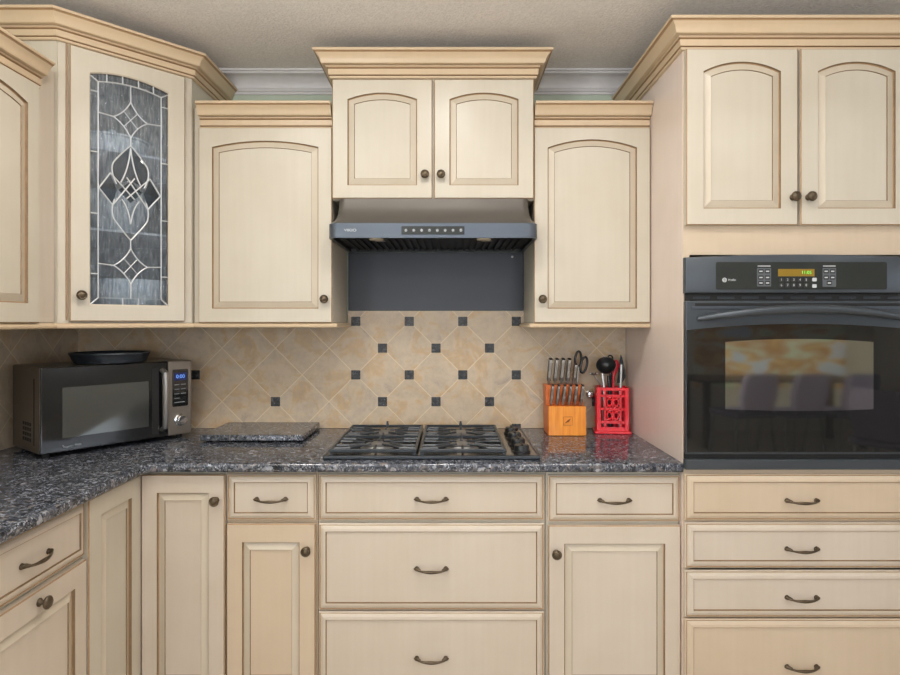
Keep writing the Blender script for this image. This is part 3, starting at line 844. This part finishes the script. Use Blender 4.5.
# door
DZ0, DZ1 = .951, 1.449
b = MB(); b.box(OX0 + .001, OX1 - .001, OYB, OY, DZ0, DZ1, 0, .003, 2)
dr = part('oven_door', b, ['slate'], t)
def arcplate(name, x0, x1, z0, z1, rt, rb, ya, yb, mat, parent, label=None):
    m = (x0 + x1) / 2; h = (x1 - x0) / 2; xx = [x0 + (x1 - x0) * k / 20 for k in range(21)]
    pl = [(x, z0 - rb * (1 - ((x - m) / h) ** 2)) for x in xx] + [(x, z1 + rt * (1 - ((x - m) / h) ** 2)) for x in reversed(xx)]
    b = MB(); b.prism_y(pl, ya, yb)
    return part(name, b, [mat], parent, None, False, label)
gd = arcplate('door_glass', OX0 + .003, OX1 - .003, opz(452), opz(330), .020, 0, OY - .0002, OY - .0022, 'glossblack', dr, 'dark outer glass of the oven door')
arcplate('oven_window', opx(725), opx(873), opz(409), opz(342), .010, .006, OY - .0024, OY - .0032, 'ovenwin', gd, 'lighter mirrored viewing window')
b = MB(); b.box(OX0 + .02, OX1 - .02, OY - .003, OY - .0002, opz(308.5), opz(306.2), 0); b.box(OX0 + .03, OX1 - .03, OY - .0012, OY - .0002, opz(306.2), opz(303.2), 1)
part('reflection_and_dark_bar', b, ['hoodsteel', 'socket'], dr)  # pale bar stands in for a reflected light line, dark bar above
pts, rr = [], []
for k in range(33):
    u = -1 + 2 * k / 32
    pts.append((OM + u * .345, OY - .004 - .042 * (1 - abs(u) ** 2.6), opz(319) + .032 * (1 - u * u)))
    rr.append(.0145 - .008 * abs(u) ** 4)
b = MB(); b.tube(pts, rr, 12, flat=1.0)
part('door_handle', b, ['slate'], dr, 60)
b = MB(); b.box(OX0 + .002, OX1 - .002, OYB, OY + .012, .932, .952, 1); b.box(OX0, OX1, OYB, OY, .8975, .931, 0, .002, 1)
b.box(OX0 + .002, OX1 - .002, OYB, OY + .004, .9475, .9522, 0)
part('bottom_trim', b, ['slate', 'socket'], t)

# ------------------------------------------------------------------ microwave
MA = R(52)
t = thing('microwave', (-1.378, -.610, .9155), 'black and steel microwave standing at an angle in the counter corner', 'microwave', MA)
MW, MD, MH = .530, .278, .310
b = MB(); b.box(0, MW, .012, MD, .014, MH, 0, .006, 2)
b.box(-.0004, .001, .052, .062, .04, MH - .04, 1)
for i in range(4):
    for j in range(4): b.box(-.0006, .001, .085 + i * .022, .101 + i * .022, .050 + j * .018, .062 + j * .018, 1)
hs = part('housing', b, ['micro_side', 'socket'], t, None, True)
M['microglass'] = simple('microwave_black_glass', lin(20, 21, 23), .10)
b = MB(); b.box(.0005, .432, -.004, .0115, .016, MH - .001, 0, .004, 2)
dr = part('microwave_door', b, ['microglass'], t, None, True)
part('window', MB().box(.065, .358, -.0052, -.0042, .064, .238, 0, .0004, 1), ['microwin'], dr, None, True, 'grey see-through mesh window')
b = MB(); b.tube([(.411, -.0045, .045), (.411, -.026, .056), (.411, -.030, .09), (.411, -.030, .22), (.411, -.026, .266), (.411, -.0045, .277)], .012, 8, flat=.8)
part('handle', b, ['steel'], dr, 40, True)
b = MB(); b.box(.370, .396, -.0058, -.0045, .03, .285, 0, .0004, 1)
part('handle_recess', b, ['socket'], dr, None, True)
b = MB(); b.box(.434, MW, -.004, .0115, .016, MH - .001, 0, .004, 2)
pn = part('control_panel', b, ['micro_steel'], t, None, True)
b = MB(); b.rings([rrect(.450, .514, .128, .276, .006, -.0042), rrect(.450, .514, .128, .276, .006, -.0055)], 0, cap0=True, cap1=True)
kp = part('touchpad', b, ['glossblack'], pn, None, True)
MX = T((-1.378, -.610, .9155)) @ RZ(MA)
part('display', MB().box(.457, .507, -.0062, -.0056, .232, .262), ['bluedisp'], kp, None, True)
text('clock_digits', '0:00', .021, 'blueled', kp, MX @ T((.482, -.0065, .247)))
for j in range(4):
    for i in range(2):
        if j == 3 and i == 1: continue
        part('touch_key', MB().box(.458 + i * .026, .478 + i * .026, -.0060, -.0056, .214 - j * .018, .2165 - j * .018), ['greyprint'], kp, None, True)
part('key_caption', MB().box(.458, .500, -.0060, -.0056, .1435, .1465), ['greyprint'], kp, None, True)
b = MB(); b.lathe([(.024, 0), (.024, .003), (.020, .006), (.019, .020), (.017, .022), (0, .0225)], 28, 0, (.482, -.0042, .075), '-y')
part('dial', b, ['chrome'], pn, 40, True)
b = MB(); b.tube([(.066, -.0046, .040), (.069, -.0046, .033), (.078, -.0046, .031), (.090, -.0046, .033), (.100, -.0046, .034)], [.0016, .0028, .0026, .002, .001], 6, flat=.4)
b.box(.104, .124, -.0048, -.0042, .0335, .0385)
part('logo', b, ['greyprint'], dr, None, True)
for x in (.03, .50):
    for y in (.04, .24): part('foot', MB().lathe([(.012, .0005), (.012, .0138)], 12, 0, (x, y, 0)), ['black'], t, None, True)

b = MB(); b.lathe([(.115, .001), (.122, .003), (.134, .030), (.138, .036), (.137, .040), (.131, .039), (.116, .012), (.0, .010)], 48, 0, (-1.300, -.332, .9155 + MH))
o = part('round_pan', b, ['iron'], None, 40)
tag(o, 'shallow round black pan lying on top of the microwave', 'pan')

# ------------------------------------------------------------------ knife block
BX0, BX1 = .402, .556
t = thing('knife_block', (.48, -.12, CT), 'orange wooden two-tier knife block right of the cooktop', 'knife block')
prof = [(-.180, .0005), (-.055, .0005), (-.040, .200), (-.105, .200), (-.125, .120), (-.176, .120)]
b = MB(); b.prism_x([(y, CT + z) for y, z in prof], BX0, BX1)
bmesh.ops.recalc_face_normals(b.bm, faces=b.bm.faces)
bmesh.ops.bevel(b.bm, geom=list(b.bm.edges), offset=.002, segments=2, profile=.5, affect='EDGES')
part('block', b, ['orange_dark'], t)
b = MB(); b.rings([[(BX0 + .0005 + i, y, CT + .0015 + i), (BX1 - .0005 - i, y, CT + .0015 + i), (BX1 - .0005 - i, y + .004 * .12 / .12, CT + .1205 - i), (BX0 + .0005 + i, y + .004, CT + .1205 - i)] for y, i in ((-.1805, 0), (-.1835, 0), (-.1845, .0012))], 0, cap0=True, cap1=True)
part('front_face', b, ['orange'], t)
bx = (BX0 + BX1) / 2 + .002
b = MB(); b.tube([(bx - .018, -.1838, CT + .044), (bx + .018, -.1838, CT + .044), (bx + .018, -.1828, CT + .078), (bx - .018, -.1828, CT + .078)], .0009, 4, closed=True)
b.tube([(bx - .010, -.1838, CT + .054), (bx + .001, -.1835, CT + .062), (bx + .011, -.1832, CT + .071)], [.0012, .0038, .0006], 6)
part('stamped_mark', b, ['burn'], t)

def knife(name, x, y, z, L, lean, label, group, wd=.0095):
    k = thing(name, (x, y, z), label, 'knife', 0, group)
    k.rotation_euler = (R(8), R(lean), 0)
    b = MB(); b.box(-wd * .42, wd * .42, -.007, .007, .0015, .012, 0, .002, 1)
    part('bolster', b, ['steel'], k, None, True)
    b = MB()
    lp = []
    for s_, z_ in ((.8, .0125), (1.0, .03), (.92, L * .55), (1.06, L * .9), (.95, L)):
        lp.append([(-wd * .5 * s_, -.010 * s_, z_), (wd * .5 * s_, -.010 * s_, z_), (wd * .5 * s_, .010 * s_, z_), (-wd * .5 * s_, .010 * s_, z_)])
    b.rings(lp, 0, cap0=True, cap1=True)
    h = part('handle', b, ['steel'], k, None, True)
    b = MB(); b.box(-wd * .62, -wd * .51, -.0085, .0085, .016, L * .97, 0); b.box(wd * .55, wd * .64, -.0085, .0085, .016, L * .97, 0)
    part('grip_scale', b, ['blackrub'], h, None, True)
    b = MB(); b.box(-wd * .56, wd * .56, -.011, .011, L + .0005, L + .007, 0, .002, 1)
    part('end_cap', b, ['black'], h, None, True)
    return k
zu, zl = CT + .2005, CT + .1205
names = ['leftmost', 'second from left', 'third from left', 'fourth from left']
for i in range(4):
    knife('kitchen_knife', .4185 + i * .0265, -.078, zu, .106, 4, 'large steel-handled knife, %s in the back row of the block' % names[i], 'large knives in the back row', .012)
knife('paring_knife', .5255, -.078, zu, .085, 5, 'shorter steel-handled knife beside the scissors in the back row', 'large knives in the back row', .010)
nm = ['leftmost', 'second from left', 'third from left', 'third from right', 'second from right', 'rightmost']
for i in range(6):
    knife('steak_knife', .416 + i * .0245, -.150, zl, .082, 5, 'small steel-handled steak knife, %s in the front row of the block' % nm[i], 'steak knives in the front row', .009)
t = thing('kitchen_scissors', (.543, -.072, zu), 'black-handled scissors standing in the right of the knife block', 'scissors')
b = MB(); b.tube([(.5425, -.072, zu + .0015), (.545, -.072, zu + .05), (.549, -.074, zu + .075)], [.005, .006, .006], 6)
part('blade_shank', b, ['steel'], t, 40)
def loop(cx_, cz_, rx, rz_, tilt, y): return [(cx_ + rx * math.cos(a) * math.cos(tilt) - rz_ * math.sin(a) * math.sin(tilt), y, cz_ + rx * math.cos(a) * math.sin(tilt) + rz_ * math.sin(a) * math.cos(tilt)) for a in [2 * PI * k / 20 for k in range(20)]]
part('finger_loop', MB().tube(loop(.548, zu + .105, .013, .034, R(-4), -.067), .0052, 8, closed=True), ['blackrub'], t, 60)
part('finger_loop', MB().tube(loop(.569, zu + .082, .013, .034, R(-12), -.079), .0052, 8, closed=True), ['blackrub'], t, 60)

b = MB(); b.lathe([(.016, 0), (.016, .003), (.010, .006), (.010, .014), (.0155, .018), (.0165, .026), (.012, .033), (0, .035)], 20, 0, (.6085, -.0125, 1.066), '-y')
o = part('chrome_knob', b, ['chrome'], None, 40); tag(o, 'small round chrome knob on the tile between knife block and red caddy', 'knob')

# ------------------------------------------------------------------ red utensil caddy
UX0, UX1, UY0, UY1 = .618, .748, -.142, -.048
caddy = t = thing('utensil_caddy', (.683, -.095, CT), 'red openwork utensil holder standing at the right end of the counter', 'utensil holder')
b = MB(); b.box(UX0 - .009, UX1 + .009, UY0 - .008, UY1 + .008, CT + .0005, CT + .012, 0, .003, 2)
part('base', b, ['red'], t)
Z0, Z1 = CT + .0125, CT + .192
um = (UX0 + UX1) / 2
def fret(y0, y1):
    b = MB()
    b.box(UX0, UX0 + .017, y0, y1, Z0, Z1, 0, .0012, 1); b.box(UX1 - .017, UX1, y0, y1, Z0, Z1, 0, .0012, 1)
    b.box(UX0 + .017, UX1 - .017, y0, y1, Z0, Z0 + .016); b.box(UX0 + .017, UX1 - .017, y0, y1, Z1 - .012, Z1)
    ym = (y0 + y1) / 2
    for z in (Z0 + .036, Z0 + .091, Z0 + .146): b.box(UX0 + .017, UX1 - .017, y0, y1, z - .005, z + .005)
    for x in (UX0 + .034, UX1 - .034): b.box(x - .004, x + .004, y0, y1, Z0 + .016, Z1 - .012)
    for zc in (Z0 + .064, Z0 + .119):
        for sg in (-1, 1):
            b.tube([(um + sg * (.013 + .010 * math.cos(a)), ym, zc + .014 * math.sin(a)) for a in [2 * PI * k / 16 for k in range(16)]], .0034, 6, closed=True)
            b.tube([(um + sg * .028, ym, zc - .024), (um + sg * .018, ym, zc - .016), (um + sg * .006, ym, zc - .022)], .003, 6)
            b.tube([(um + sg * .028, ym, zc + .024), (um + sg * .018, ym, zc + .016), (um + sg * .006, ym, zc + .022)], .003, 6)
        b.tube([(um, ym, zc - .022), (um, ym, zc + .022)], .0032, 6)
    return b
part('front_panel', fret(UY0, UY0 + .005), ['red'], t)
part('rear_panel', fret(UY1 - .005, UY1), ['red'], t)
for x0 in (UX0, UX1 - .005):
    b = MB()
    b.box(x0, x0 + .005, UY0 + .0055, UY0 + .02, Z0, Z1); b.box(x0, x0 + .005, UY1 - .02, UY1 - .0055, Z0, Z1)
    for z in (Z0, Z0 + .055, Z0 + .11, Z1 - .02): b.box(x0, x0 + .005, UY0 + .02, UY1 - .02, z, z + .02)
    part('side_panel', b, ['red'], t)
caddy.rotation_euler.z = R(-9)
ZF = CT + .0135
t = thing('ladle', (.66, -.09, ZF), 'black ladle with a round bowl leaning out of the red caddy', 'ladle')
b = MB(); b.tube([(.674, -.105, ZF + .001), (.672, -.100, ZF + .17), (.668, -.098, ZF + .225)], [.0065, .0065, .006], 8)
part('handle', b, ['blackrub'], t, 60)
b = MB(T((.658, -.100, ZF + .268)) @ Matrix.Rotation(R(52), 4, 'X') @ Matrix.Rotation(R(-14), 4, 'Y'))
b.lathe([(0, -.030), (.018, -.027), (.034, -.014), (.041, .004), (.0405, .006), (.037, .004), (.031, -.012), (.016, -.023), (0, -.026)], 26)
part('bowl', b, ['blackrub'], t, 60)
t = thing('serving_fork', (.665, -.075, ZF), 'black utensil with a ring at its end behind the ladle', 'utensil')
b = MB(); b.tube([(.686, -.078, ZF + .001), (.689, -.066, ZF + .20), (.688, -.056, ZF + .285)], [.006, .006, .005], 8)
part('handle', b, ['blackrub'], t, 60)
part('hanging_ring', MB().tube(loop(.688, ZF + .297, .010, .011, 0, -.055), .0035, 8, closed=True), ['blackrub'], t, 60)
t = thing('spatula', (.69, -.09, ZF), 'red silicone spatula between the ladle and the turner', 'spatula')
b = MB(); b.tube([(.698, -.092, ZF + .001), (.691, -.088, ZF + .18), (.695, -.086, ZF + .225)], [.0055, .0055, .006], 8)
part('handle', b, ['redsil'], t, 60)
b = MB(); b.tube([(.695, -.086, ZF + .2255), (.701, -.085, ZF + .245), (.708, -.084, ZF + .268), (.705, -.084, ZF + .284), (.702, -.084, ZF + .29)], [.006, .011, .012, .010, .004], 10, flat=.35)
part('blade', b, ['redsil'], t, 60)
t = thing('turner', (.72, -.08, ZF), 'grey-black slotted turner at the right of the red caddy', 'turner')
b = MB(); b.tube([(.722, -.068, ZF + .001), (.726, -.062, ZF + .19)], [.0045, .0045], 8)
part('handle', b, ['steel'], t, 60)
b = MB(); b.prism_y([(.716, ZF + .19), (.735, ZF + .19), (.752, ZF + .215), (.7495, ZF + .245), (.737, ZF + .30), (.731, ZF + .312), (.726, ZF + .285)], -.064, -.060)
part('blade', b, ['iron'], t)
t = thing('slotted_spoon', (.715, -.115, ZF), 'steel-stemmed utensil standing in front of the turner', 'utensil')
b = MB(); b.tube([(.714, -.118, ZF + .001), (.718, -.112, ZF + .20), (.722, -.108, ZF + .272)], [.0045, .005, .0065], 8, flat=.6)
part('stem', b, ['steel'], t, 60)
t = thing('steel_spoon', (.64, -.12, ZF), 'pale steel handle standing left in the red caddy', 'utensil')
b = MB(); b.tube([(.650, -.125, ZF + .001), (.645, -.118, ZF + .19), (.641, -.112, ZF + .235)], [.005, .006, .0075], 8, flat=.5)
part('stem', b, ['steel'], t, 60)
t = thing('small_whisk', (.625, -.08, ZF), 'small steel star-shaped masher head leaning left out of the red caddy', 'utensil')
b = MB(); b.tube([(.650, -.080, ZF + .001), (.641, -.080, ZF + .185), (.613, -.080, ZF + .225)], .0028, 6)
part('stem', b, ['steel'], t, 60)
b = MB()
for k in range(6):
    a = PI * 2 * k / 6 + .3
    b.tube([(.6115, -.080, ZF + .2265), (.6115 + .012 * math.cos(a), -.080 - .012 * math.sin(a), ZF + .231), (.6115 + .022 * math.cos(a), -.080 - .018 * math.sin(a), ZF + .236 + .006 * math.sin(a))], [.0035, .005, .0015], 6)
part('head', b, ['steel'], t, 60)

# ------------------------------------------------------------------ the dining side of the room, seen in the oven glass
t = thing('dining_table', (3.6, -5.45, 0), 'dark dining table mirrored in the oven glass', 'table')
part('tabletop', MB().box(2.7, 4.6, -5.85, -5.15, .72, .75, 0, .004, 1), ['wood_dark'], t)
for x in (2.8, 4.5):
    for y in (-5.78, -5.22): part('leg', MB().box(x - .03, x + .03, y - .03, y + .03, .0005, .7195), ['wood_dark'], t)
def chair(x, y, rz, label):
    t = thing('dining_chair', (x, y, 0), label, 'chair', rz, 'dining chairs mirrored in the oven glass')
    b = MB(); b.box(-.23, .23, -.23, .23, .42, .48, 0, .025, 3); part('seat', b, ['chairgrey'], t, 40, True)
    b = MB()
    b.rings([[(sx * w_, yy + dy, z) for sx, dy in ((-1, -.03), (1, -.03), (1, .03), (-1, .03))] for w_, yy, z in ((.15, .22, .485), (.19, .25, .62), (.185, .28, .78), (.15, .30, .87))], 0, cap0=True, cap1=True)
    part('backrest', b, ['chairgrey'], t, 50, True)
    for sx in (-1, 1):
        for sy in (-1, 1): part('leg', MB().tube([(sx * .19, sy * .18, .419), (sx * .225, sy * .22, .001)], .012, 8), ['steel'], t, 60, True)
    return t
chair(3.0, -4.85, R(-10), 'left lilac-grey upholstered chair mirrored in the oven window')
chair(3.5, -4.85, R(-10), 'middle lilac-grey upholstered chair mirrored in the oven window')
chair(4.0, -4.85, R(-10), 'right lilac-grey upholstered chair mirrored in the oven window')
chair(3.45, -3.35, R(60), 'nearest upholstered chair mirrored at the oven glass right edge')
t = thing('wall_painting', (4.05, YR, .95), 'large abstract canvas in green, orange and pale blue mirrored in the oven window', 'painting')
part('canvas', MB().box(3.1, 5.0, YR + .002, YR + .04, .55, 1.75), ['art'], t)

# ------------------------------------------------------------------ light
def area(name, loc, rot, sx, sy, power, col):
    l = bpy.data.lights.new(name, 'AREA'); l.shape = 'RECTANGLE'; l.size = sx; l.size_y = sy; l.energy = power; l.color = col
    o = bpy.data.objects.new(name, l); COL.objects.link(o); o.location = loc; o.rotation_euler = rot
    return o
area('daylight_side', (XR + .35, (WY0 + WY1) / 2, 1.5), (0, R(112), 0), 1.3, 2.6, 150, (.93, .96, 1))
area('added_light_left', (XL - .35, (LY0 + LY1) / 2, 1.5), (0, R(-105), 0), 1.3, 2.0, 340, (.97, .97, 1))  # added light from the left for the oven cabinet's side
area('added_light_rear', ((RX0 + RX1) / 2, YR - .35, 1.5), (R(112), 0, 0), 2.8, 1.3, 250, (.96, .97, 1))  # added frontal light through the added rear window
cans = [(-.75, -1.35), (.0, -1.2), (.75, -1.35), (-.55, -3.6), (.85, -3.6), (2.6, -2.4), (2.6, -4.2)]  # added unseen ceiling lights, placed for the light they give
wh = ['left one before the wall cabinets', 'closest to the hood', 'right one before the oven', 'left, behind the viewer', 'right, behind the viewer', 'before the dining area', 'over the dining chairs']
for i, (x, y) in enumerate(cans):
    t = thing('added_recessed_light', (x, y, ZC), 'added unseen recessed ceiling light, %s' % wh[i], 'ceiling light', 0, 'added ceiling lights')
    part('trim_ring', MB().lathe([(.055, -.001), (.075, -.001), (.078, -.004), (.072, -.008), (.058, -.007), (.055, -.003), (.055, -.001)], 28, 0, (x, y, ZC)), ['trim'], t, 40)
    part('lens', MB().lathe([(.053, -.001), (.053, -.003)], 24, 0, (x, y, ZC)), ['lamp'], t)
    l = bpy.data.lights.new('added_can_light', 'AREA'); l.shape = 'DISK'; l.size = .16; l.energy = (25, 23, 13, 22, 18, 18, 22)[i]; l.color = (1, .96, .92)
    o = bpy.data.objects.new('added_can_light', l); COL.objects.link(o); o.location = (x, y, ZC - .012)

for i, x in enumerate((-.75, .85)):  # added unseen uplights to brighten the ceiling
    y, z = -2.05, 2.02
    t = thing('added_pendant', (x, y, z), 'added unseen bowl pendant to light the ceiling, %s' % ('on the left', 'on the right')[i], 'lamp', 0, 'added pendants to light the ceiling')
    part('shade', MB().lathe([(.0, 0), (.09, .012), (.15, .05), (.17, .10), (.165, .10), (.145, .054), (.085, .018), (0, .006)], 32, 0, (x, y, z)), ['dish'], t, 50)
    part('stem', MB().tube([(x, y, z + .007), (x, y, ZC - .02)], .006, 8), ['bronze'], t, 60)
    part('canopy', MB().lathe([(.06, 0), (.05, -.018), (.0, -.019)], 24, 0, (x, y, ZC - .001)), ['bronze'], t, 40)
    l = bpy.data.lights.new('added_pendant_light', 'AREA'); l.shape = 'DISK'; l.size = .28; l.energy = (195, 80)[i]; l.color = (1, .97, .94)
    o = bpy.data.objects.new('added_pendant_light', l); COL.objects.link(o); o.location = (x, y, z + .102); o.rotation_euler = (PI, 0, 0)

W = bpy.data.worlds.new('sky'); S.world = W; W.use_nodes = True
bg = W.node_tree.nodes['Background']; bg.inputs[0].default_value = (.75, .86, 1, 1); bg.inputs[1].default_value = 1.0
S.view_settings.view_transform = 'Standard'; S.view_settings.look = 'None'; S.view_settings.gamma = 1
S.view_settings.exposure = -1.76
try: S.view_settings.use_curve_mapping = False
except Exception: pass
